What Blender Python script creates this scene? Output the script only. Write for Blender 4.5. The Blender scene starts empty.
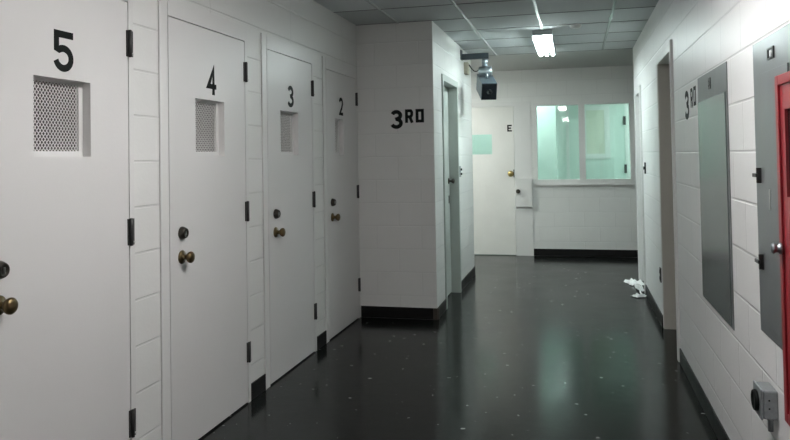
import bpy, bmesh, math, random
from mathutils import Vector, Matrix
random.seed(7)
col = bpy.context.scene.collection
PI = math.pi

# ------------------------------------------------------------------ layout
LX, RX, BX = -1.8875, 0.661, -1.193      # left wall face, right wall face, jutting wall face
Y3, YC, YB, YS = 6.236, 8.66, 10.36, -5.0  # 3RD wall, end of corridor, back wall, start
H = 2.609
C = 0.2032                                # block course
BK = 13.2                                 # far end of everything

# ------------------------------------------------------------------ materials
def mat(name, color, rough=.5, metal=0.0, spec=.5):
    m = bpy.data.materials.new(name); m.use_nodes = True
    b = m.node_tree.nodes['Principled BSDF']
    b.inputs['Base Color'].default_value = (*color, 1)
    b.inputs['Roughness'].default_value = rough
    b.inputs['Metallic'].default_value = metal
    b.inputs['Specular IOR Level'].default_value = spec
    return m
def N(m, t, **kw):
    n = m.node_tree.nodes.new(t)
    for k, v in kw.items(): setattr(n, k, v)
    return n
def lk(m, a, b): m.node_tree.links.new(a, b)
def bsdf(m): return m.node_tree.nodes['Principled BSDF']
def add_variation(m, color, amount=.08, scale=3.0, bump=0.0, bscale=200.0, rough=None, rvar=.1):
    tc = N(m, 'ShaderNodeTexCoord'); no = N(m, 'ShaderNodeTexNoise')
    no.inputs['Scale'].default_value = scale; no.inputs['Detail'].default_value = 5
    lk(m, tc.outputs['Object'], no.inputs['Vector'])
    mx = N(m, 'ShaderNodeMix', data_type='RGBA')
    mx.inputs[6].default_value = (*[c*(1-amount) for c in color], 1)
    mx.inputs[7].default_value = (*[min(1, c*(1+amount)) for c in color], 1)
    lk(m, no.outputs['Fac'], mx.inputs[0]); lk(m, mx.outputs[2], bsdf(m).inputs['Base Color'])
    if rough is not None:
        mr = N(m, 'ShaderNodeMapRange'); mr.inputs['To Min'].default_value = rough-rvar; mr.inputs['To Max'].default_value = rough+rvar
        lk(m, no.outputs['Fac'], mr.inputs['Value']); lk(m, mr.outputs['Result'], bsdf(m).inputs['Roughness'])
    if bump:
        n2 = N(m, 'ShaderNodeTexNoise'); n2.inputs['Scale'].default_value = bscale; n2.inputs['Detail'].default_value = 3
        lk(m, tc.outputs['Object'], n2.inputs['Vector'])
        bp = N(m, 'ShaderNodeBump'); bp.inputs['Strength'].default_value = bump; bp.inputs['Distance'].default_value = .002
        lk(m, n2.outputs['Fac'], bp.inputs['Height']); lk(m, bp.outputs['Normal'], bsdf(m).inputs['Normal'])
    return m

def block_wall(name, color, axis, shift=0.0, strength=1.0, bw=2*C, off=.5):
    """painted concrete block, 8 x 16 inch courses; axis is the horizontal axis of the wall"""
    m = mat(name, color, .42)
    tc = N(m, 'ShaderNodeTexCoord'); sp = N(m, 'ShaderNodeSeparateXYZ'); cb = N(m, 'ShaderNodeCombineXYZ')
    lk(m, tc.outputs['Object'], sp.inputs[0])
    ad = N(m, 'ShaderNodeMath', operation='ADD'); ad.inputs[1].default_value = shift
    lk(m, sp.outputs[axis], ad.inputs[0]); lk(m, ad.outputs[0], cb.inputs[0]); lk(m, sp.outputs['Z'], cb.inputs[1])
    br = N(m, 'ShaderNodeTexBrick'); br.offset = off
    for k, v in {'Scale': 1.0, 'Brick Width': bw, 'Row Height': C, 'Mortar Size': .0065, 'Mortar Smooth': .6}.items():
        br.inputs[k].default_value = v
    lk(m, cb.outputs[0], br.inputs['Vector'])
    no = N(m, 'ShaderNodeTexNoise'); no.inputs['Scale'].default_value = 60; no.inputs['Detail'].default_value = 4
    lk(m, tc.outputs['Object'], no.inputs['Vector'])
    # joints darker than the blocks, overall tone a little uneven
    n3 = N(m, 'ShaderNodeTexNoise'); n3.inputs['Scale'].default_value = 2.2; n3.inputs['Detail'].default_value = 4
    lk(m, tc.outputs['Object'], n3.inputs['Vector'])
    mx0 = N(m, 'ShaderNodeMix', data_type='RGBA')
    mx0.inputs[6].default_value = (*[c*.95 for c in color], 1); mx0.inputs[7].default_value = (*[min(1, c*1.05) for c in color], 1)
    lk(m, n3.outputs['Fac'], mx0.inputs[0])
    mx = N(m, 'ShaderNodeMix', data_type='RGBA'); mx.inputs[7].default_value = (*[c*.62 for c in color], 1)
    mu = N(m, 'ShaderNodeMath', operation='MULTIPLY'); mu.inputs[1].default_value = .10 + .16*strength
    lk(m, br.outputs['Fac'], mu.inputs[0]); lk(m, mu.outputs[0], mx.inputs[0])
    lk(m, mx0.outputs[2], mx.inputs[6]); lk(m, mx.outputs[2], bsdf(m).inputs['Base Color'])
    inv = N(m, 'ShaderNodeMath', operation='MULTIPLY_ADD'); inv.inputs[1].default_value = -1; inv.inputs[2].default_value = 1
    lk(m, br.outputs['Fac'], inv.inputs[0])
    b1 = N(m, 'ShaderNodeBump'); b1.inputs['Strength'].default_value = strength; b1.inputs['Distance'].default_value = .005
    b2 = N(m, 'ShaderNodeBump'); b2.inputs['Strength'].default_value = .25; b2.inputs['Distance'].default_value = .002
    lk(m, inv.outputs[0], b1.inputs['Height']); lk(m, no.outputs['Fac'], b2.inputs['Height'])
    lk(m, b1.outputs['Normal'], b2.inputs['Normal']); lk(m, b2.outputs['Normal'], bsdf(m).inputs['Normal'])
    return m

WHITE = (.72, .725, .705)
M = {}
M['wall_x'] = block_wall('painted_block_y', WHITE, 'Y', -.335, .5)
M['wall_l'] = block_wall('painted_block_left', WHITE, 'Y', -3.53+1.143*3, .6, 1.143, 0)
M['wall_r'] = block_wall('painted_block_right', (.76, .755, .75), 'Y', -.335, .6)
M['wall_y'] = block_wall('painted_block_x', WHITE, 'X', .1, .3)
M['door'] = add_variation(mat('door_paint', (.68, .675, .665)), (.68, .675, .665), .03, 2, .12, 90, .38, .06)
M['door_e'] = add_variation(mat('entry_door_paint', (.74, .735, .70)), (.74, .735, .70), .07, 5, .12, 90, .4, .08)
M['frame'] = add_variation(mat('frame_paint', (.70, .70, .685)), (.70, .70, .685), .04, 4, .1, 90, .36, .06)
M['tan'] = add_variation(mat('tan_frame_paint', (.50, .475, .43)), (.50, .475, .43), .04, 4, .1, 90, .4, .06)
M['shaded_sage'] = mat('grey_green_shaded_frame', (.42, .46, .43), .4)  # darker than the other frames: the doorway's dimmer light is in the colour
M['inner'] = add_variation(mat('mint_room_paint', (.69, .77, .73)), (.69, .77, .73), .03, 1.5, 0, 1, .45, .05)
M['inner_door'] = mat('mint_door_paint', (.58, .67, .625), .4)
M['curtain'] = mat('beige_blind', (.60, .62, .53), .7)
M['black'] = mat('black_paint', (.006, .008, .007), .6, 0, .15)
M['base'] = add_variation(mat('black_vinyl_base', (.007, .007, .007), .4, 0, .2), (.007, .007, .007), .3, 8, .1, 60, .42, .08)
M['brown'] = mat('brown_base_end', (.05, .042, .032), .5)
M['hinge'] = add_variation(mat('dark_hinge_metal', (.022, .022, .021)), (.022, .022, .021), .5, 60, 0, 1, .4, .1)
M['steel'] = mat('bare_steel', (.55, .55, .54), .3, 1)
M['brass'] = add_variation(mat('aged_brass', (.15, .11, .055)), (.15, .11, .055), .35, 40, 0, 1, .3, .08); bsdf(M['brass']).inputs['Metallic'].default_value = .9
M['goldbrass'] = mat('bright_brass', (.50, .38, .15), .28, .9)
M['bronze'] = add_variation(mat('dark_bronze', (.05, .045, .038)), (.05, .045, .038), .4, 40, 0, 1, .32, .08); bsdf(M['bronze']).inputs['Metallic'].default_value = .7
M['mesh'] = mat('painted_expanded_metal', (.80, .79, .77), .45)
M['grey'] = add_variation(mat('grey_panel_paint', (.115, .125, .128)), (.115, .125, .128), .06, 6, .08, 120, .3, .05)
M['greylo'] = add_variation(mat('grey_panel_door_paint', (.088, .100, .100)), (.088, .100, .100), .06, 3, .04, 120, .22, .04)
M['red'] = add_variation(mat('red_enamel', (.27, .018, .026)), (.27, .018, .026), .08, 5, .06, 90, .35, .05)
M['darkglass'] = mat('dark_cabinet_glass', (.03, .015, .016), .12)
M['galv'] = add_variation(mat('galvanised_box', (.30, .32, .33)), (.30, .32, .33), .25, 70, 0, 1, .42, .08); bsdf(M['galv']).inputs['Metallic'].default_value = .5
M['camblue'] = add_variation(mat('blue_grey_housing', (.036, .050, .062)), (.036, .050, .062), .1, 8, 0, 1, .35, .05)
M['camdark'] = mat('dark_camera_glass', (.012, .014, .017), .2)
M['chrome'] = mat('polished_clamp', (.38, .42, .45), .36, 1)
M['beige'] = mat('beige_plastic', (.45, .43, .34), .5)
M['paper'] = mat('white_paper', (.75, .76, .76), .8)
M['cell'] = mat('cell_interior', (.16, .155, .145), .8)
M['bar'] = mat('white_grid_bar', (.62, .66, .66), .22)
M['housing'] = mat('fixture_housing', (.34, .36, .37), .45)
M['cross'] = mat('cross_joint', (.16, .17, .17), .6)
M['seam'] = mat('dark_gap', (.02, .02, .02), .8)

def floor_mat():
    base = (.0062, .0072, .0066)
    m = mat('black_painted_floor', base, .3, 0, .16)
    tc = N(m, 'ShaderNodeTexCoord')
    n1 = N(m, 'ShaderNodeTexNoise'); n1.inputs['Scale'].default_value = 2.6; n1.inputs['Detail'].default_value = 8; n1.inputs['Roughness'].default_value = .65
    lk(m, tc.outputs['Object'], n1.inputs['Vector'])
    mr = N(m, 'ShaderNodeMapRange'); mr.inputs['From Min'].default_value = .3; mr.inputs['From Max'].default_value = .7
    mr.inputs['To Min'].default_value = .13; mr.inputs['To Max'].default_value = .21
    lk(m, n1.outputs['Fac'], mr.inputs['Value']); lk(m, mr.outputs['Result'], bsdf(m).inputs['Roughness'])
    # chips of white paint
    vo = N(m, 'ShaderNodeTexVoronoi', voronoi_dimensions='2D'); vo.inputs['Scale'].default_value = 6.5; vo.inputs['Randomness'].default_value = 1
    nd = N(m, 'ShaderNodeTexNoise'); nd.inputs['Scale'].default_value = 45
    va = N(m, 'ShaderNodeVectorMath', operation='MULTIPLY_ADD'); va.inputs[1].default_value = (.03, .03, 0)
    lk(m, tc.outputs['Object'], nd.inputs['Vector']); lk(m, nd.outputs['Color'], va.inputs[0]); lk(m, tc.outputs['Object'], va.inputs[2])
    lk(m, va.outputs[0], vo.inputs['Vector'])
    wn = N(m, 'ShaderNodeTexWhiteNoise'); lk(m, vo.outputs['Color'], wn.inputs['Vector'])
    th = N(m, 'ShaderNodeMath', operation='MULTIPLY'); th.inputs[1].default_value = .066
    pw = N(m, 'ShaderNodeMath', operation='POWER'); pw.inputs[1].default_value = 2.4
    lk(m, wn.outputs['Value'], pw.inputs[0]); lk(m, pw.outputs[0], th.inputs[0])
    lt = N(m, 'ShaderNodeMath', operation='LESS_THAN'); lk(m, vo.outputs['Distance'], lt.inputs[0]); lk(m, th.outputs[0], lt.inputs[1])
    wn2 = N(m, 'ShaderNodeMath', operation='MULTIPLY'); wn2.inputs[1].default_value = .9
    lk(m, lt.outputs[0], wn2.inputs[0])
    m0 = N(m, 'ShaderNodeMix', data_type='RGBA'); m0.inputs[6].default_value = (*[c*.88 for c in base], 1); m0.inputs[7].default_value = (*[c*1.2 for c in base], 1)
    lk(m, n1.outputs['Fac'], m0.inputs[0])
    m1 = N(m, 'ShaderNodeMix', data_type='RGBA'); m1.inputs[7].default_value = (.32, .33, .32, 1)
    lk(m, m0.outputs[2], m1.inputs[6]); lk(m, wn2.outputs[0], m1.inputs[0]); lk(m, m1.outputs[2], bsdf(m).inputs['Base Color'])
    n2 = N(m, 'ShaderNodeTexNoise'); n2.inputs['Scale'].default_value = 14; n2.inputs['Detail'].default_value = 6
    lk(m, tc.outputs['Object'], n2.inputs['Vector'])
    bp = N(m, 'ShaderNodeBump'); bp.inputs['Strength'].default_value = .10; bp.inputs['Distance'].default_value = .005
    lk(m, n2.outputs['Fac'], bp.inputs['Height']); lk(m, bp.outputs['Normal'], bsdf(m).inputs['Normal'])
    return m
M['floor'] = floor_mat()

def ceil_mat():
    base = (.58, .61, .615)
    m = mat('ceiling_tile', base, .8, 0, .3)
    tc = N(m, 'ShaderNodeTexCoord')
    no = N(m, 'ShaderNodeTexNoise'); no.inputs['Scale'].default_value = 180; no.inputs['Detail'].default_value = 3
    lk(m, tc.outputs['Object'], no.inputs['Vector'])
    # each tile a slightly different tone
    sn = N(m, 'ShaderNodeVectorMath', operation='ADD'); sn.inputs[1].default_value = (.28, -6.22, 0)
    sd = N(m, 'ShaderNodeVectorMath', operation='MULTIPLY'); sd.inputs[1].default_value = (1/.61, 1/.61, 0)
    fl = N(m, 'ShaderNodeVectorMath', operation='FLOOR'); wn = N(m, 'ShaderNodeTexWhiteNoise')
    lk(m, tc.outputs['Object'], sn.inputs[0]); lk(m, sn.outputs[0], sd.inputs[0]); lk(m, sd.outputs[0], fl.inputs[0]); lk(m, fl.outputs[0], wn.inputs['Vector'])
    mx = N(m, 'ShaderNodeMix', data_type='RGBA'); mx.inputs[6].default_value = (*[c*.88 for c in base], 1); mx.inputs[7].default_value = (*[c*1.1 for c in base], 1)
    lk(m, wn.outputs['Value'], mx.inputs[0]); lk(m, mx.outputs[2], bsdf(m).inputs['Base Color'])
    bp = N(m, 'ShaderNodeBump'); bp.inputs['Strength'].default_value = .2; bp.inputs['Distance'].default_value = .002
    lk(m, no.outputs['Fac'], bp.inputs['Height']); lk(m, bp.outputs['Normal'], bsdf(m).inputs['Normal'])
    return m
M['ceil'] = ceil_mat()
M['soffit'] = add_variation(mat('plain_ceiling', (.52, .53, .515)), (.52, .53, .515), .04, 2, .2, 200, .6, .05)

def glass_mat(name, tint, refl=.10):
    m = bpy.data.materials.new(name); m.use_nodes = True; nt = m.node_tree
    nt.nodes.clear()
    o = N(m, 'ShaderNodeOutputMaterial'); t = N(m, 'ShaderNodeBsdfTransparent'); g = N(m, 'ShaderNodeBsdfGlossy'); x = N(m, 'ShaderNodeMixShader')
    t.inputs[0].default_value = (*tint, 1); g.inputs['Roughness'].default_value = .03
    f = N(m, 'ShaderNodeFresnel'); f.inputs[0].default_value = 1.5
    mu = N(m, 'ShaderNodeMath', operation='MULTIPLY'); mu.inputs[1].default_value = refl/.04
    lk(m, f.outputs[0], mu.inputs[0]); lk(m, mu.outputs[0], x.inputs[0]); lk(m, t.outputs[0], x.inputs[1]); lk(m, g.outputs[0], x.inputs[2]); lk(m, x.outputs[0], o.inputs[0])
    return m
M['glass'] = glass_mat('green_tinted_glass', (.87, .99, .955), .05)

def emit_mat(name, color, s):
    m = bpy.data.materials.new(name); m.use_nodes = True
    b = bsdf(m); b.inputs['Base Color'].default_value = (.9, .9, .9, 1)
    b.inputs['Emission Color'].default_value = (*color, 1); b.inputs['Emission Strength'].default_value = s
    return m
M['tube'] = emit_mat('fluorescent_tube', (.86, 1.0, .985), 40)
M['tube_side'] = emit_mat('fluorescent_tube_side', (.97, 1.0, .95), 56)
M['tube_warm'] = emit_mat('fluorescent_tube_warm', (1.0, .968, .955), 41)
M['tube_cool'] = emit_mat('fluorescent_tube_cool', (.90, 1.0, .975), 34)

# ------------------------------------------------------------------ mesh helpers
def B(): return bmesh.new()
def box(bm, x0, x1, y0, y1, z0, z1, bev=0.0):
    if x0 > x1: x0, x1 = x1, x0
    if y0 > y1: y0, y1 = y1, y0
    v = [bm.verts.new(p) for p in ((x0,y0,z0),(x1,y0,z0),(x1,y1,z0),(x0,y1,z0),(x0,y0,z1),(x1,y0,z1),(x1,y1,z1),(x0,y1,z1))]
    fs = [bm.faces.new([v[i] for i in f]) for f in ((0,3,2,1),(4,5,6,7),(0,1,5,4),(1,2,6,5),(2,3,7,6),(3,0,4,7))]
    if bev:
        es = list({e for f in fs for e in f.edges})
        bmesh.ops.bevel(bm, geom=es, offset=bev, segments=2, profile=.5, affect='EDGES')
    return v
def lathe(bm, prof, origin, axis, n=24, flat=False):
    """prof: list of (distance along axis, radius)"""
    a = Vector(axis).normalized()
    u = a.cross(Vector((0, 0, 1)) if abs(a.z) < .9 else Vector((1, 0, 0))).normalized(); w = a.cross(u)
    o = Vector(origin); rings = []
    for t, r in prof:
        rings.append([bm.verts.new(o + a*t + (u*math.cos(2*PI*k/n) + w*math.sin(2*PI*k/n))*max(r, 1e-5)) for k in range(n)])
    for i in range(len(rings)-1):
        for k in range(n):
            f = bm.faces.new((rings[i][k], rings[i][(k+1) % n], rings[i+1][(k+1) % n], rings[i+1][k])); f.smooth = not flat
    bm.faces.new(rings[0][::-1]); bm.faces.new(rings[-1])
def tube(bm, pts, r, n=8):
    prev = None
    for i, p in enumerate(pts):
        p = Vector(p); a = (Vector(pts[min(i+1, len(pts)-1)]) - Vector(pts[max(i-1, 0)])).normalized()
        u = a.cross(Vector((0, 0, 1)) if abs(a.z) < .9 else Vector((1, 0, 0))).normalized(); w = a.cross(u)
        ring = [bm.verts.new(p + (u*math.cos(2*PI*k/n) + w*math.sin(2*PI*k/n))*r) for k in range(n)]
        if prev:
            for k in range(n):
                f = bm.faces.new((prev[k], prev[(k+1) % n], ring[(k+1) % n], ring[k])); f.smooth = True
        else: bm.faces.new(ring[::-1])
        prev = ring
    bm.faces.new(prev)
def obj(name, bm, m, parent=None, label=None):
    bmesh.ops.recalc_face_normals(bm, faces=bm.faces)
    me = bpy.data.meshes.new(name); bm.to_mesh(me); bm.free(); me.materials.append(M[m])
    o = bpy.data.objects.new(name, me); col.objects.link(o)
    if parent:
        o.parent = parent
        if parent.type == 'EMPTY': o.location = -parent.location
    if label: o['label'] = label
    return o
def recentre(o, c):
    """move the mesh origin of a top-level thing onto the thing"""
    c = Vector(c); o.data.transform(Matrix.Translation(-c)); o.location = c
    return o
def tag(o, label, cat, group=None, kind=None):
    o['label'] = label; o['category'] = cat
    if group: o['group'] = group
    if kind: o['kind'] = kind
    return o
def empty(name, loc, label, cat, group=None, kind=None):
    o = bpy.data.objects.new(name, None); o.location = loc; o.empty_display_size = .1; col.objects.link(o)
    return tag(o, label, cat, group, kind)
def struct(name, bm, m, label, cat, parent=None):
    return tag(obj(name, bm, m), label, cat, kind='structure')

def arc(cx, cy, rx, ry, a0, a1, n=12):
    return [(cx + rx*math.cos(math.radians(a0+(a1-a0)*i/n)), cy + ry*math.sin(math.radians(a0+(a1-a0)*i/n))) for i in range(n+1)]
GLYPH = {   # strokes in a box 0..1 by 0..1 (centre lines, inset by half the pen)
 '5': [[(.96,.92),(.13,.92),(.13,.56),(.26,.53)]+arc(.47,.32,.38,.25,120,-165,22)],
 '4': [[(.70,.0),(.70,.90),(.16,.30),(1.0,.30)]],
 '3': [arc(.47,.705,.33,.19,160,-80,14)+arc(.47,.30,.37,.205,80,-160,14)],
 '2': [arc(.48,.69,.34,.21,165,-20,14)+[(.62,.40),(.16,.09),(.92,.09)]],
 'E': [[(.95,.90),(.15,.90),(.15,.10),(.95,.10)],[(.15,.5),(.8,.5)]],
 'R': [[(.17,0),(.17,.89),(.70,.89),(.83,.78),(.83,.58),(.70,.45),(.17,.45)],[(.55,.47),(.88,0)]],
 'D': [[(.17,.11),(.17,.89),(.83,.89),(.83,.11),(.17,.11)]],
}
def glyph(bm, ch, o, ux, w, h, pen, nrm, thick=.0015):
    """ribbon strokes on a plane: o lower left corner, ux reading direction, up is z"""
    o = Vector(o); ux = Vector(ux); uz = Vector((0, 0, 1)); n = Vector(nrm)
    for st in GLYPH[ch]:
        P = [Vector((p[0]*w, p[1]*h)) for p in st]
        # drop duplicates
        Q = [P[0]]
        for p in P[1:]:
            if (p-Q[-1]).length > 1e-4: Q.append(p)
        closed = (Q[0]-Q[-1]).length < 1e-3
        L, Rr = [], []
        for i, p in enumerate(Q):
            if closed: a = Q[i-1] if i else Q[-2]; b = Q[i+1] if i < len(Q)-1 else Q[1]
            else: a = Q[max(i-1, 0)]; b = Q[min(i+1, len(Q)-1)]
            d1 = (p-a).normalized() if (p-a).length > 1e-6 else (b-p).normalized()
            d2 = (b-p).normalized() if (b-p).length > 1e-6 else d1
            n1 = Vector((-d1.y, d1.x)); n2 = Vector((-d2.y, d2.x)); mm = (n1+n2)
            mm = mm.normalized() if mm.length > .2 else n1
            k = min(1/max(mm.dot(n1), .35), 2.2)
            L.append(p+mm*pen/2*k); Rr.append(p-mm*pen/2*k)
        def v3(p, t): return bm.verts.new(o + ux*p.x + uz*p.y + n*t)
        rows = [(v3(L[i], 0), v3(Rr[i], 0), v3(Rr[i], thick), v3(L[i], thick)) for i in range(len(Q))]
        for i in range(len(rows)-1):
            a, b = rows[i], rows[i+1]
            for j in range(4): bm.faces.new((a[j], a[(j+1) % 4], b[(j+1) % 4], b[j]))
        bm.faces.new(rows[0]); bm.faces.new(rows[-1][::-1])

# ------------------------------------------------------------------ setting: floor, ceiling, walls
bm = B(); box(bm, -4.2, 3.2, YS-.1, BK+.1, -.12, 0); struct('floor', bm, 'floor', 'glossy black painted concrete floor speckled with white paint chips', 'floor')

GX = [-1.50, -.89, -.28, .33]
GY = [6.22 + .61*k for k in range(-18, 5)]
bm = B(); box(bm, -4.2, RX+.3, YS-.1, YC, H, H+.1)
ceil = struct('ceiling', bm, 'ceil', 'grey suspended tile ceiling running along the corridor', 'ceiling')
bm = B()
for x in GX: box(bm, x-.011, x+.011, YS, YC, H-.007, H)
obj('grid_rail', bm, 'bar', ceil, 'white glossy rails of the ceiling grid')
bm = B()
for y in GY:
    if y > YS: box(bm, LX if y < Y3 else BX, RX, y-.006, y+.006, H-.003, H)
obj('grid_cross_bar', bm, 'cross', ceil, 'thin dark cross joints of the ceiling grid')
bm = B(); box(bm, -4.2, 3.2, YC, BK+.1, H, H+.1)
tag(obj('ceiling', bm, 'soffit'), 'plain ceiling without tiles over the crossing passage at the far end', 'ceiling', kind='structure')

# cells on the left: number, leaf y0, leaf y1, numeral centre
CELLS = [('5', 1.960, 2.785, 2.377), ('4', 3.112, 3.937, 3.535), ('3', 4.262, 5.062, 4.652), ('2', 5.388, 6.178, 5.757)]
FS, FH, DT = .085, .040, 2.118      # frame widths, leaf top
FT = DT + .092
# left wall with door openings
bm = B(); y = YS
for n, a, b, c in CELLS:
    box(bm, LX-.15, LX, y, a-FS, 0, H); y = b+FH
    box(bm, LX-.15, LX, a-FS, b+FH, FT, H)
box(bm, LX-.15, LX, y, Y3+.15, 0, H)
wl = struct('wall_left', bm, 'wall_l', 'white painted block wall with the numbered cell doors', 'wall')
# rooms behind the left wall
bm = B(); box(bm, -3.6, -3.5, YS, YC-.15, 0, H)
struct('wall_cell', bm, 'cell', 'dim back wall of the cells behind the numbered doors', 'wall')
bm = B()
for yy in (1.2, 2.95, 4.1, 5.22): box(bm, -3.5, LX-.15, yy-.05, yy+.05, 0, H)
box(bm, -3.5, LX-.15, Y3, Y3+.15, 0, H)
struct('wall_divider', bm, 'cell', 'dim dividing walls between the cells', 'wall')
# 3RD wall, facing the camera
bm = B(); box(bm, LX, BX, Y3, Y3+.15, 0, H)
w3 = struct('wall_front', bm, 'wall_y', 'white painted block wall lettered 3RD that juts out after door 2', 'wall')
# jutting wall with doorway
OY0, OY1 = 6.70, 7.50
bm = B()
box(bm, BX-.15, BX, Y3+.15, OY0-.05, 0, H); box(bm, BX-.15, BX, OY1+.05, YC, 0, H); box(bm, BX-.15, BX, OY0-.05, OY1+.05, 2.19, H)
struct('wall_inner', bm, 'wall_x', 'white block wall with a doorway beneath the security camera', 'wall')
bm = B(); box(bm, -3.5, BX-.15, YC-.15, YC, 0, H)
struct('wall_side', bm, 'wall_y', 'white block wall of the crossing passage turning left', 'wall')
# right wall with two doorways
R1 = (5.30, 6.25); R2 = (7.75, 8.53)
bm = B()
box(bm, RX, RX+.2, YS, R1[0]-.05, 0, H); box(bm, RX, RX+.2, R1[1]+.005, R2[0]-.05, 0, H); box(bm, RX, RX+.2, R2[1]+.03, YC-.03, 0, H)
box(bm, RX, RX+.2, R1[0]-.05, R1[1]+.005, 2.19, H); box(bm, RX, RX+.2, R2[0]-.05, R2[1]+.03, 2.11, H)
wr = struct('wall_right', bm, 'wall_r', 'white painted block wall carrying the grey panels and red cabinet', 'wall')
bm = B(); box(bm, RX+.2, 3.2, YC-.15, YC-.03, 0, H)
struct('wall_side', bm, 'wall_y', 'white block wall of the crossing passage turning right', 'wall')
# back wall
WX0, WX1, WZ0, WZ1 = -.556, .86, .985, 2.135
DX0, DX1 = -1.76, -.836
bm = B(); t = .15
box(bm, -4.2, DX0-.06, YB, YB+t, 0, H); box(bm, DX0-.06, -.595, YB, YB+t, 2.165, H)
box(bm, -.595, WX0, YB, YB+t, 0, H); box(bm, WX0, WX1, YB, YB+t, 0, WZ0); box(bm, WX0, WX1, YB, YB+t, WZ1, H); box(bm, WX1, 3.2, YB, YB+t, 0, H)
wb = struct('wall_back', bm, 'wall_y', 'white painted block wall at the far end with door E and the window', 'wall')
bm = B(); box(bm, -4.2, -4.1, YC, YB, 0, H); struct('wall_end', bm, 'wall_x', 'white block end wall of the passage to the left', 'wall')
bm = B(); box(bm, 3.1, 3.2, YC, YB, 0, H); struct('wall_end', bm, 'wall_x', 'white block end wall of the passage to the right', 'wall')
bm = B(); box(bm, LX, RX, YS-.1, YS, 0, H); struct('wall_rear', bm, 'wall_y', 'white block wall behind the viewpoint', 'wall')
# room behind the window
bm = B(); box(bm, -.28, 2.6, 12.30, 12.42, 0, H); box(bm, -1.9, -.28, 11.55, 12.42, 0, H); box(bm, 2.5, 2.6, YB+t, 12.3, 0, H); box(bm, -2.0, -1.9, YB+t, 12.42, 0, H)
struct('wall_office', bm, 'inner', 'pale mint walls of the lit room behind the window', 'wall')
bm = B(); box(bm, RX+.9, RX+1.0, R1[0]-.3, YC-.15, 0, H); box(bm, RX+.2, RX+.9, R1[0]-.3, R1[0]-.2, 0, H)
struct('wall_closet', bm, 'wall_x', 'white walls behind the right-hand doorways', 'wall')

# baseboards
def base(name, segs, label, m='base'):
    bm = B()
    for s in segs: box(bm, *s, .002, .10)
    return tag(obj(name, bm, m), label, 'baseboard', kind='structure')
bs = .008
base('baseboard_left', [(LX, LX+bs, YS, CELLS[0][1]-FS)] + [(LX, LX+bs, CELLS[i][2]+FH, CELLS[i+1][1]-FS) for i in range(3)], 'short black base strips on the block piers between the cell doors')
base('baseboard_front', [(LX+bs, BX-.035, Y3-bs, Y3)], 'black vinyl base along the foot of the wall lettered 3RD')
base('trim_1', [(BX-.034, BX+.004, Y3-.012, Y3), (BX, BX+.012, Y3, Y3+.05)], 'brown worn end piece of the base at the outer corner of the 3RD wall', 'brown')
base('baseboard_inner', [(BX, BX+bs, Y3+.05, OY0-.06), (BX, BX+bs, OY1+.06, YC)], 'black base below the wall with the security camera')
base('baseboard_right', [(RX-bs, RX, YS, R1[0]-.06), (RX-bs, RX, R1[1]+.01, R2[0]-.06)], 'black vinyl base along the foot of the right wall')
base('baseboard_back', [(-.59, 3.1, YB-bs, YB), (-4.1, DX0-.06, YB-bs, YB)], 'black vinyl base on the far wall below the window')

# ------------------------------------------------------------------ cell doors
def mesh_screen(bm, x, y0, y1, z0, z1, nw=14, nh=13, wdt=.0032, th=.0007):
    """expanded metal: diamonds of slanted flat strands"""
    dw = (y1-y0)/nw; dh = (z1-z0)/nh
    def strand(a, b):
        a = Vector(a); b = Vector(b); d = (b-a).normalized(); n = Vector((0, -d.z, d.y))*wdt/2
        q = []
        for px, s in ((x-th, 1), (x+th, 1)):
            q.append([bm.verts.new((px, p.y+s2*n.y, p.z+s2*n.z)) for p, s2 in ((a, 1), (b, 1), (b, -1), (a, -1))])
        bm.faces.new(q[0][::-1]); bm.faces.new(q[1])
        for i in range(4): bm.faces.new((q[0][i], q[0][(i+1) % 4], q[1][(i+1) % 4], q[1][i]))
    for i in range(nw):
        for j in range(nh):
            cy = y0+(i+.5)*dw; cz = z0+(j+.5)*dh
            strand((x, cy-dw/2, cz), (x, cy, cz+dh/2)); strand((x, cy, cz+dh/2), (x, cy+dw/2, cz))
            strand((x, cy+dw/2, cz), (x, cy, cz-dh/2)); strand((x, cy, cz-dh/2), (x, cy-dw/2, cz))
def ringyz(bm, x0, x1, oy0, oy1, oz0, oz1, iy0, iy1, iz0, iz1):
    box(bm, x0, x1, oy0, oy1, oz0, iz0); box(bm, x0, x1, oy0, oy1, iz1, oz1)
    box(bm, x0, x1, oy0, iy0, iz0, iz1); box(bm, x0, x1, iy1, oy1, iz0, iz1)
def knob_profile(s=1.0): return [(0,.033*s),(.004,.034*s),(.009,.030*s),(.012,.016*s),(.016,.012*s),(.026,.012*s),(.032,.017*s),(.039,.025*s),(.047,.0285*s),(.053,.0285*s),(.059,.024*s),(.063,.015*s),(.065,.003*s)]

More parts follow.
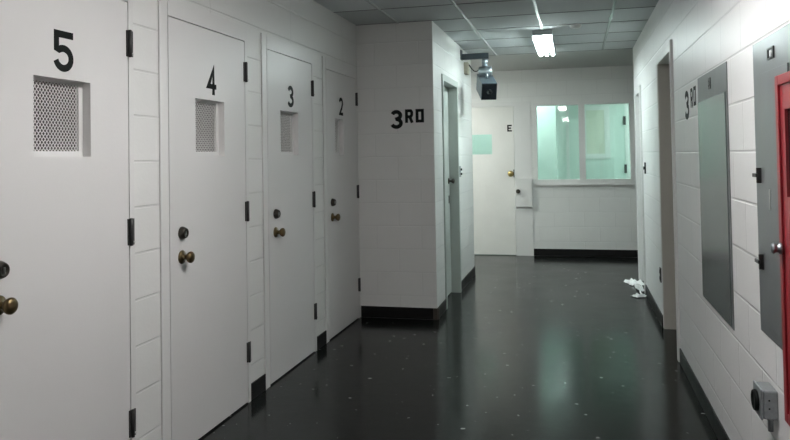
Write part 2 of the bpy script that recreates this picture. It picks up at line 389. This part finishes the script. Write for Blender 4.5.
WIN = {'5': (2.216, 2.532), '4': (3.362, 3.678), '3': (4.470, 4.786), '2': (5.600, 5.806)}
for idx, (ch, a, b, nc) in enumerate(CELLS):
    d = empty('door_%d' % (idx+1), (LX, (a+b)/2, 0), {'5': 'nearest white cell door, black number 5 above a wide diamond mesh window',
        '4': 'white cell door with black number 4', '3': 'white cell door with black number 3',
        '2': 'farthest numbered white cell door, black number 2, against the 3RD wall'}[ch], 'door', kind='structure')
    g = .005; gs = .008
    bm = B(); ft = LX+.004
    box(bm, LX-.13, ft, a-FS, a-gs, 0, FT); box(bm, LX, LX+.009, a-FS, a-FS+.012, 0, FT, .002); box(bm, LX-.13, ft, b+g, b+FH, 0, FT); box(bm, LX-.13, ft, a-g, b+g, DT+g, FT)
    box(bm, LX-.13, LX-.052, a-g, a+.012, 0, DT); box(bm, LX-.13, LX-.052, b-.012, b+g, 0, DT); box(bm, LX-.13, LX-.052, a+.012, b-.012, DT-.012, DT+g)
    obj('door_frame', bm, 'frame', d)
    w0, w1 = WIN[ch]; z0, z1 = 1.446, 1.742
    bm = B(); ringyz(bm, LX-.042, LX+.003, a, b, .010, DT, w0, w1, z0, z1)
    obj('door_leaf', bm, 'door', d)
    bm = B(); ringyz(bm, LX-.048, LX-.034, w0, w1, z0, z1, w0+.014, w1-.024, z0+.022, z1-.012)
    obj('window_frame', bm, 'frame', d)
    bm = B(); mesh_screen(bm, LX-.040, w0+.014, w1-.024, z0+.022, z1-.012, 16 if ch != '2' else 10, 12)
    obj('mesh_screen', bm, 'mesh', d, 'white painted diamond mesh over a dark opening')
    bm = B(); gw, gh = (.112, .152) if ch != '4' else (.104, .150)
    glyph(bm, ch, (LX+.003, nc-gw/2, 1.772), (0, 1, 0), gw, gh, .027, (1, 0, 0))
    obj('door_number', bm, 'black', d, 'black painted number ' + ch)
    for hz in (1.938, 1.118, .296):
        bm = B(); box(bm, LX+.003, LX+.009, b-.012, b+.001, hz-.057, hz+.057); box(bm, LX+.007, LX+.013, b+.003, b+.026, hz-.057, hz+.057, .001)
        lathe(bm, [(-.060,.003),(-.058,.0075),(.058,.0075),(.060,.003)], (LX+.014, b+.002, hz), (0, 0, 1), 12)
        h = obj('hinge', bm, 'hinge', d)
        bm = B(); lathe(bm, [(0,.005),(.004,.0055),(.008,.003)], (LX+.013, b+.016, hz-.045), (1, 0, 0), 10)
        obj('screw', bm, 'steel', h)
    ky = a+(.104 if ch != '5' else .088)
    bm = B()
    lathe(bm, [(0,.031),(.006,.032),(.020,.027),(.026,.024),(.028,.020),(.024,.017),(.024,.001)], (LX+.003, ky, 1.068), (1, 0, 0), 24)
    db = obj('deadbolt', bm, 'bronze', d, 'dark bronze deadbolt cylinder')
    bm = B(); box(bm, LX+.026, LX+.031, ky-.0025, ky+.0025, 1.058, 1.078); obj('keyhole', bm, 'steel', db)
    bm = B(); lathe(bm, knob_profile(), (LX+.003, ky, .950), (1, 0, 0), 28)
    obj('door_knob', bm, 'brass', d, 'tarnished brass knob')

# ------------------------------------------------------------------ doorway under the camera
d = empty('door_5', (BX, (OY0+OY1)/2, 0), 'narrow pale door recessed in its frame just past the 3RD wall', 'door', kind='structure')
bm = B()
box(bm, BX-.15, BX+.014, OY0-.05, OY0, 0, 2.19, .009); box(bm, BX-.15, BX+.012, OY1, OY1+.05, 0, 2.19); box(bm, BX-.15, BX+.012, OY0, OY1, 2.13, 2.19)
obj('door_frame', bm, 'shaded_sage', d)
bm = B(); box(bm, BX-.125, BX-.085, OY0+.004, OY1-.004, .01, 2.125); obj('door_leaf', bm, 'shaded_sage', d)
bm = B(); lathe(bm, knob_profile(.95), (BX-.085, OY1-.07, 1.16), (1, 0, 0), 20); obj('door_knob', bm, 'bronze', d, 'dark knob')
bm = B(); box(bm, BX-.085, BX-.078, OY1-.085, OY1-.055, .93, 1.01, .002); obj('latch_plate', bm, 'bronze', d)

# right doorways
def right_door(name, r, top, leafx, label, m):
    d = empty(name, (RX, sum(r)/2, 0), label, 'door', kind='structure')
    bm = B()
    box(bm, RX-.018, RX+.2, r[0]-.05, r[0], 0, top+.06, .012)
    box(bm, RX-.0, RX+.2, r[1], r[1]+.004, 0, top+.06)
    box(bm, RX-.0, RX+.2, r[0], r[1], top, top+.06)
    obj('door_frame', bm, 'frame', d)
    bm = B(); box(bm, RX+.004, RX+.2, r[1]-.03, r[1], 0, top); obj('door_jamb', bm, m, d, 'beige jamb facing the camera')
    bm = B(); box(bm, leafx, leafx+.042, r[0]+.004, r[1]-.034, .01, top-.006); obj('door_leaf', bm, m, d)
    return d
d = right_door('door_6', R1, 2.135, RX+.155, 'near doorway on the right wall with a tall beige jamb beside the 3RD lettering', 'tan')
bm = B(); lathe(bm, knob_profile(.95), (RX+.155, R1[0]+.08, 1.0), (-1, 0, 0), 20); obj('door_knob', bm, 'bronze', d)
d = right_door('door_7', R2, 2.05, RX+.155, 'far doorway on the right wall next to the window', 'frame')
bm = B(); lathe(bm, knob_profile(.95), (RX+.155, R2[0]+.08, 1.0), (-1, 0, 0), 20); obj('door_knob', bm, 'bronze', d)

# ------------------------------------------------------------------ door E
d = empty('door_8', ((DX0+DX1)/2, YB, 0), 'white entrance door lettered E at the far end with a small glass pane', 'door', kind='structure')
def ringxz(bm, y0, y1, ox0, ox1, oz0, oz1, ix0, ix1, iz0, iz1):
    box(bm, ox0, ox1, y0, y1, oz0, iz0); box(bm, ox0, ox1, y0, y1, iz1, oz1)
    box(bm, ox0, ix0, y0, y1, iz0, iz1); box(bm, ix1, ox1, y0, y1, iz0, iz1)
g = .005
bm = B(); box(bm, DX0-.06, DX0-g, YB-.012, YB+.12, 0, 2.165); box(bm, DX1+g, -.595, YB-.012, YB+.12, 0, 2.165); box(bm, DX0-g, DX1+g, YB-.012, YB+.12, 2.105, 2.165)
obj('door_frame', bm, 'frame', d)
bm = B(); ringxz(bm, YB-.006, YB+.04, DX0, DX1, .010, 2.100, -1.450, -1.146, 1.430, 1.713)
obj('door_leaf', bm, 'door_e', d)
bm = B(); box(bm, -1.450, -1.146, YB+.014, YB+.02, 1.430, 1.713); obj('glass_pane', bm, 'glass', d)
bm = B(); glyph(bm, 'E', (-.926, YB-.006, 1.747), (1, 0, 0), .068, .094, .020, (0, -1, 0)); obj('door_letter', bm, 'black', d, 'black letter E')
bm = B(); lathe(bm, knob_profile(1.25), (-.890, YB-.006, 1.150), (0, -1, 0), 24); obj('door_knob', bm, 'goldbrass', d, 'bright brass knob')
bm = B(); box(bm, -.850, -.838, YB-.012, YB-.004, 1.10, 1.21); obj('latch_plate', bm, 'bronze', d)
# lock box beside it
lb = empty('lock_box', (-.712, YB-.012, .885), 'white painted metal box with a dark knob beside door E', 'box')
bm = B(); box(bm, -.828, -.592, YB-.052, YB-.012, .684, 1.088, .006); obj('box_body', bm, 'frame', lb)
bm = B(); lathe(bm, [(0,.022),(.006,.024),(.010,.014),(.024,.014),(.030,.028),(.046,.030),(.054,.022),(.056,.004)], (-.785, YB-.052, .905), (0, -1, 0), 20); obj('knob', bm, 'bronze', lb, 'dark round knob')

# ------------------------------------------------------------------ window
w = empty('window_1', ((WX0+WX1)/2, YB, WZ0), 'two-pane interior window looking into the bright mint room', 'window', kind='structure')
bm = B(); y0, y1 = YB-.022, YB+.12
box(bm, WX0, WX1, y0, y1, WZ0, 1.064); box(bm, WX0, WX1, y0, y1, 2.098, WZ1); box(bm, WX0, -.515, y0, y1, 1.064, 2.098); box(bm, .728, WX1, y0, y1, 1.064, 2.098); box(bm, .054, .138, y0, y1, 1.064, 2.098)
obj('window_frame', bm, 'frame', w)
bm = B(); box(bm, WX0-.015, WX1, YB-.036, YB-.022, WZ0-.004, WZ0+.018); obj('window_sill', bm, 'frame', w)
for x0, x1 in ((-.515, .054), (.138, .728)):
    bm = B(); box(bm, x0, x1, YB+.05, YB+.056, 1.064, 2.098); obj('glass_pane', bm, 'glass', w)
# inner room door
d = empty('door_9', (.35, 12.3, 0), 'mint door with a blinded pane inside the lit room behind the window', 'door', kind='structure')
yy = 12.30
bm = B(); box(bm, -.14, -.09, yy-.02, yy, 0, 2.25); box(bm, .79, .87, yy-.02, yy, 0, 2.25); box(bm, -.09, .79, yy-.02, yy, 2.20, 2.25); obj('door_frame', bm, 'frame', d)
bm = B(); box(bm, -.085, .785, yy-.016, yy, .01, 2.195); obj('door_leaf', bm, 'inner_door', d)
bm = B(); ringxz(bm, yy-.034, yy-.016, .10, .555, 1.33, 2.19, .185, .47, 1.41, 2.12); obj('window_frame', bm, 'frame', d)
bm = B(); box(bm, .185, .47, yy-.024, yy-.016, 1.41, 2.12); obj('blind', bm, 'curtain', d, 'beige blind behind the pane')
for hz in (1.94, 1.16, .3):
    bm = B(); box(bm, .765, .805, yy-.036, yy-.016, hz-.07, hz+.07, .003); obj('hinge', bm, 'hinge', d)

# ------------------------------------------------------------------ wall lettering
bm = B()
glyph(bm, '3', (-1.582, Y3, 1.668), (1, 0, 0), .112, .168, .034, (0, -1, 0))
glyph(bm, 'R', (-1.449, Y3, 1.718), (1, 0, 0), .072, .120, .026, (0, -1, 0))
glyph(bm, 'D', (-1.354, Y3, 1.718), (1, 0, 0), .074, .120, .026, (0, -1, 0))
obj('wall_lettering', bm, 'black', w3, 'black painted 3RD')
bm = B()
glyph(bm, '3', (RX, 4.750, 1.618), (0, -1, 0), .17, .175, .034, (-1, 0, 0))
glyph(bm, 'R', (RX, 4.520, 1.680), (0, -1, 0), .085, .112, .021, (-1, 0, 0))
glyph(bm, 'D', (RX, 4.410, 1.682), (0, -1, 0), .085, .112, .021, (-1, 0, 0))
obj('wall_lettering', bm, 'black', wr, 'black painted 3RD')

# ------------------------------------------------------------------ grey panels on the right wall
def xbox(bm, x0, x1, *r): box(bm, x0, x1, *r)
p = empty('electrical_panel', (RX, 3.85, .63), 'flush grey steel panel between the 3RD lettering and the larger grey panel', 'panel')
bm = B(); box(bm, RX-.0035, RX, 3.462, 4.240, .638, 1.822, .001); obj('cover_plate', bm, 'grey', p)
bm = B(); box(bm, RX-.007, RX-.0035, 3.500, 4.235, .645, 1.690, .001); obj('panel_door', bm, 'greylo', p, 'darker glossy grey door')
bm = B(); ringyz(bm, RX-.007, RX-.0035, 3.85, 3.905, 1.735, 1.79, 3.862, 3.893, 1.747, 1.778); lathe(bm, [(0,.012),(.004,.011)], (RX-.0035, 3.877, 1.7625), (-1, 0, 0), 12); obj('latch', bm, 'hinge', p)
p = empty('electrical_panel', (RX, 2.6, .75), 'tall grey steel panel behind the red cabinet', 'panel')
bm = B(); box(bm, RX-.0035, RX, 2.46, 2.972, .757, 1.822, .001); obj('cover_plate', bm, 'grey', p)
bm = B(); box(bm, RX-.010, RX-.0035, 2.50, 2.832, .80, 1.700, .001); pd = obj('panel_door', bm, 'grey', p)
bm = B(); ringyz(bm, RX-.008, RX-.0035, 2.670, 2.752, 1.738, 1.778, 2.680, 2.742, 1.744, 1.772); la = obj('latch', bm, 'hinge', p, 'square latch')
bm = B(); lathe(bm, [(0,.012),(.004,.011)], (RX-.0035, 2.711, 1.758), (-1, 0, 0), 12); obj('latch_button', bm, 'steel', la)
for hz in (1.335, 1.02):
    bm = B(); box(bm, RX-.020, RX-.0035, 2.893, 2.903, hz-.028, hz+.028, .002); box(bm, RX-.024, RX-.016, 2.888, 2.945, hz-.007, hz+.007, .002); obj('handle', bm, 'hinge', p, 'small black handle')
bm = B(); box(bm, RX-.012, RX-.010, 2.745, 2.760, 1.22, 1.29, .001); obj('lock_plate', bm, 'steel', pd)

# red cabinet
rx = .597
rc = empty('fire_cabinet', (RX, 2.2, .63), 'red metal wall cabinet with a dark glass front cut off at the right edge', 'cabinet')
ry0, ry1, rz0, rz1 = 1.93, 2.392, .622, 1.648
bm = B(); box(bm, rx+.012, RX, ry0+.01, ry1-.008, rz0+.008, rz1-.008, .003); obj('cabinet_body', bm, 'red', rc)
bm = B(); ringyz(bm, rx-.004, rx+.012, ry0, ry1, rz0, rz1, ry0+.075, ry1-.075, 1.29, 1.545)
box(bm, rx-.010, rx-.004, ry1-.030, ry1, rz0, rz1, .002); box(bm, rx-.010, rx-.004, ry0, ry1-.03, rz1-.03, rz1, .002); box(bm, rx-.010, rx-.004, ry0, ry1-.03, rz0, rz0+.03, .002)
rd = obj('cabinet_door', bm, 'red', rc)
bm = B(); box(bm, rx+.004, rx+.008, ry0+.075, ry1-.075, 1.29, 1.545); obj('glass_pane', bm, 'darkglass', rd, 'dark glass')
bm = B(); lathe(bm, [(0,.016),(.006,.018),(.010,.012),(.018,.012),(.022,.017),(.028,.014),(.030,.003)], (rx-.010, 2.366, 1.135), (-1, 0, 0), 18); obj('latch', bm, 'chrome', rd, 'chrome latch knob')

# outlet box low on the wall
ob = empty('outlet_box', (RX, 2.82, .545), 'galvanised surface outlet box with a round black socket low on the right wall', 'outlet box')
bm = B(); box(bm, .612, RX, 2.765, 2.875, .494, .594, .006); obj('box_body', bm, 'galv', ob)
bm = B(); box(bm, .605, .612, 2.762, 2.878, .491, .597, .004); cp = obj('cover_plate', bm, 'galv', ob)
bm = B(); lathe(bm, [(0,.036),(.006,.037),(.013,.034),(.014,.030),(.009,.028),(.009,.001)], (.605, 2.820, .544), (-1, 0, 0), 28); obj('socket', bm, 'black', ob, 'round black socket')
for z in (.532, .560):
    bm = B(); lathe(bm, [(0,.0035),(.001,.003)], (.632, 2.7655, z), (0, -1, 0), 10); obj('screw_hole', bm, 'black', ob)
bm = B(); lathe(bm, [(0,.011),(.012,.011),(.014,.009),(.05,.009)], (.642, 2.80, .494), (0, 0, -1), 14); obj('shadow_stub', bm, 'galv', ob, 'added stub standing in for the shadow below the box')  # added where only the box's shadow falls, no real pipe

# switches and plates
def plate(name, bmargs, m, label, cat, c):
    bm = B(); box(bm, *bmargs, .002)
    return bm
s = empty('light_switch', (RX, 7.45, 1.27), 'small black wall switch between the two right-hand doorways', 'switch')
bm = B(); box(bm, RX-.008, RX, 7.40, 7.49, 1.215, 1.325, .002); obj('switch_plate', bm, 'black', s)
bm = B(); box(bm, RX-.020, RX-.008, 7.438, 7.452, 1.255, 1.285, .002); obj('toggle', bm, 'black', s)
s = empty('wall_outlet', (RX, 6.33, .415), 'dark wall outlet low beside the near right-hand doorway', 'outlet')
bm = B(); box(bm, RX-.008, RX, 6.292, 6.365, .358, .475, .002); obj('outlet_plate', bm, 'hinge', s)
for z in (.375, .428):
    bm = B(); box(bm, RX-.011, RX-.008, 6.308, 6.349, z, z+.03, .001); obj('receptacle', bm, 'black', s)
s = empty('light_switch', (BX, 7.665, 1.25), 'small dark wall switch between the recessed door and the passage on the left', 'switch')
bm = B(); box(bm, BX, BX+.008, 7.63, 7.70, 1.195, 1.31, .002); obj('switch_plate', bm, 'galv', s)
for z in (1.215, 1.262):
    bm = B(); box(bm, BX+.008, BX+.024, 7.655, 7.675, z, z+.023, .002); obj('toggle', bm, 'black', s)

# ------------------------------------------------------------------ security camera
cy = 7.90
cc = empty('security_camera', (BX, cy, 2.53), 'blue-grey box security camera on a wall arm pointing down the corridor', 'security camera')
bm = B(); box(bm, BX, BX+.010, cy-.05, cy+.05, 2.468, 2.578, .003); obj('wall_plate', bm, 'camblue', cc)
bm = B(); box(bm, BX+.010, -.890, cy-.032, cy+.032, 2.470, 2.532, .004); obj('arm', bm, 'camblue', cc)
bm = B(); lathe(bm, [(0,.034),(.05,.034),(.052,.030),(.085,.030)], (-.935, cy, 2.470), (0, 0, -1), 24); obj('post', bm, 'chrome', cc, 'polished steel post')
bm = B(); lathe(bm, [(0,.050),(.003,.054),(.137,.054),(.140,.050)], (-.999, cy, 2.332), (1, 0, 0), 24); obj('swivel_clamp', bm, 'chrome', cc, 'polished swivel clamp')
# housing: local frame, front towards -y and down
F = Vector((.25, -.86, -.38)).normalized(); U0 = Vector((0, 0, 1)); Rt = F.cross(U0).normalized()*-1; Up = Rt.cross(F)
if Up.z < 0: Up = -Up
fc = Vector((-.866, cy-.23, 2.090))
def lbox(bm, c, hw, hh, d0, d1, hw2=None, hh2=None):
    """box along F behind point c; d0..d1 distances backward"""
    hw2 = hw2 or hw; hh2 = hh2 or hh
    v = []
    for dd, a, b in ((d0, hw, hh), (d1, hw2, hh2)):
        for sx, sz in ((-1,-1),(1,-1),(1,1),(-1,1)): v.append(bm.verts.new(c - F*dd + Rt*sx*a + Up*sz*b))
    fs = [bm.faces.new([v[i] for i in f]) for f in ((0,1,2,3),(7,6,5,4),(0,4,5,1),(1,5,6,2),(2,6,7,3),(3,7,4,0))]
    bmesh.ops.bevel(bm, geom=list({e for f in fs for e in f.edges}), offset=.004, segments=2, profile=.5, affect='EDGES')
bm = B(); lbox(bm, fc, .082, .092, .0, .36); hs = obj('housing', bm, 'camblue', cc)
bm = B(); lbox(bm, fc + F*.005, .078, .088, .0, .006); obj('front_window', bm, 'camdark', hs, 'dark front window')
bm = B(); lathe(bm, [(0,.030),(.010,.030),(.012,.024),(.006,.022),(.006,.001)], fc + F*.005 + Up*.0, F, 24); obj('lens', bm, 'camdark', hs)
bm = B(); a = fc - F*.20 + Up*.091; lathe(bm, [(0,.016),(.05,.016)], a - Up*.004, Up, 14); obj('mount_bolt', bm, 'chrome', cc)
jb = empty('junction_box', (BX, 8.15, 2.40), 'small beige cable box on the wall behind the security camera', 'junction box')
bm = B(); box(bm, BX, BX+.045, 8.09, 8.21, 2.335, 2.470, .004); obj('box_body', bm, 'beige', jb)
bm = B(); pts = [Vector((BX+.056, 8.12, 2.44)).lerp(Vector((-1.02, 8.02, 2.36)), t/8) + Vector((0, 0, -.035*math.sin(PI*t/8))) for t in range(9)]
tube(bm, pts, .006); obj('cable', bm, 'black', cc, 'black cable to the wall box')

# ------------------------------------------------------------------ ceiling light fixtures
def fixture(y0, y1, x, label, tm, ntube=3, hw=.095, along='y'):
    f = empty('ceiling_light', (x, (y0+y1)/2, H), label, 'ceiling light')
    z = H-.004
    bm = B(); box(bm, x-hw, x+hw, y0, y1, z-.050, z, .003)
    box(bm, x-hw, x-hw+.004, y0, y1, z-.075, z-.05); box(bm, x+hw-.004, x+hw, y0, y1, z-.095, z-.05)
    obj('light_housing', bm, 'housing', f, 'grey sheet metal tray')
    for k in range(ntube):
        tx = x + (k-(ntube-1)/2)*.064
        bm = B(); lathe(bm, [(0,.012),(.006,.016),(.012,.018),(y1-y0-.052,.018),(y1-y0-.046,.016),(y1-y0-.04,.012)], (tx, y0+.02, z-.076), (0, 1, 0), 16)
        obj('light_tube', bm, tm, f, 'glowing white fluorescent tube')
    return f
fixture(7.03, 8.27, -.28, 'bright fluorescent ceiling light at the far end of the corridor', 'tube')
fixture(1.85, 3.10, -.28, 'fluorescent ceiling light just above the viewpoint, out of frame', 'tube_warm')
fixture(-4.3, -3.05, -.28, 'fluorescent ceiling light behind the viewpoint, out of frame', 'tube_warm')
fixture(8.85, 10.1, -2.45, 'fluorescent ceiling light in the passage to the left, out of frame', 'tube_side')
fixture(10.75, 11.5, -.7, 'left fluorescent ceiling light inside the mint room', 'tube_cool')
fixture(10.75, 12.0, 1.7, 'right fluorescent ceiling light inside the mint room', 'tube_cool')

# smoke detector
bm = B(); lathe(bm, [(0,.052),(.010,.054),(.018,.050),(.030,.042),(.034,.028),(.036,.004)], (.03, 6.83, H-.007), (0, 0, -1), 28)
sd = recentre(obj('smoke_detector', bm, 'frame'), (.03, 6.83, H)); tag(sd, 'small round smoke detector on the ceiling right of the bright light', 'smoke detector')

# ------------------------------------------------------------------ crumpled paper by the far doorway
def crumple(w, l, h, seed):
    rnd = random.Random(seed); bm = B(); n = 9; top, bot = {}, {}
    for i in range(n):
        for j in range(n):
            e = (i in (0, n-1)) + (j in (0, n-1))
            x = (i/(n-1)-.5)*w + rnd.uniform(-1, 1)*w*.055; y = (j/(n-1)-.5)*l + rnd.uniform(-1, 1)*l*.055
            z = .002 + abs(rnd.gauss(0, 1))*h*.42*(1-.45*e)
            top[i, j] = bm.verts.new((x, y, z+.0012)); bot[i, j] = bm.verts.new((x, y, z))
    for i in range(n-1):
        for j in range(n-1):
            bm.faces.new((top[i,j], top[i+1,j], top[i+1,j+1], top[i,j+1])); bm.faces.new((bot[i,j+1], bot[i+1,j+1], bot[i+1,j], bot[i,j]))
    per = [(i, 0) for i in range(n)] + [(n-1, j) for j in range(1, n)] + [(i, n-1) for i in range(n-2, -1, -1)] + [(0, j) for j in range(n-2, 0, -1)]
    for k in range(len(per)):
        a, b = per[k], per[(k+1) % len(per)]
        bm.faces.new((top[a], bot[a], bot[b], top[b]))
    return bm
for (x, y, w_, l_, h_, rz, sd_, lab) in [
        (.600, 8.28, .17, .26, .05, .3, 3, 'farthest scrap of crumpled white paper on the floor by the far doorway'),
        (.618, 7.93, .06, .42, .06, .06, 5, 'longest scrap of torn white paper lying along the foot of the right wall'),
        (.590, 7.56, .14, .11, .03, .5, 9, 'nearest small scrap of white paper on the floor by the right wall')]:
    o = obj('paper_scrap', crumple(w_, l_, h_, sd_), 'paper'); o.location = (x, y, 0); o.rotation_euler.z = rz
    tag(o, lab, 'paper', 'paper scraps by the far doorway')

# ------------------------------------------------------------------ world and camera
wd = bpy.data.worlds.new('world'); bpy.context.scene.world = wd; wd.use_nodes = True
wd.node_tree.nodes['Background'].inputs[0].default_value = (.02, .022, .024, 1); wd.node_tree.nodes['Background'].inputs[1].default_value = .3

f_, yaw, pit, rol, cy_, h_ = 725.956, .2428, .0251, .0168, 137.79, 1.4278
fw = Vector((-math.sin(yaw)*math.cos(pit), math.cos(yaw)*math.cos(pit), math.sin(pit)))
r = Vector((math.cos(yaw), math.sin(yaw), 0)); u = r.cross(fw)
c_, s_ = math.cos(rol), math.sin(rol)
r2 = c_*r - s_*u; u2 = c_*u + s_*r
cam = bpy.data.cameras.new('camera'); co = bpy.data.objects.new('camera', cam); col.objects.link(co)
co.matrix_world = Matrix(((r2.x, u2.x, -fw.x, 0), (r2.y, u2.y, -fw.y, 0), (r2.z, u2.z, -fw.z, h_), (0, 0, 0, 1)))
cam.sensor_width = 36; cam.lens = f_/790*36; cam.shift_y = -(220-cy_)/790; cam.clip_start = .05
bpy.context.scene.camera = co
vs = bpy.context.scene.view_settings
vs.view_transform = 'Standard'; vs.look = 'None'; vs.gamma = 1; vs.exposure = 0.75; vs.use_curve_mapping = False
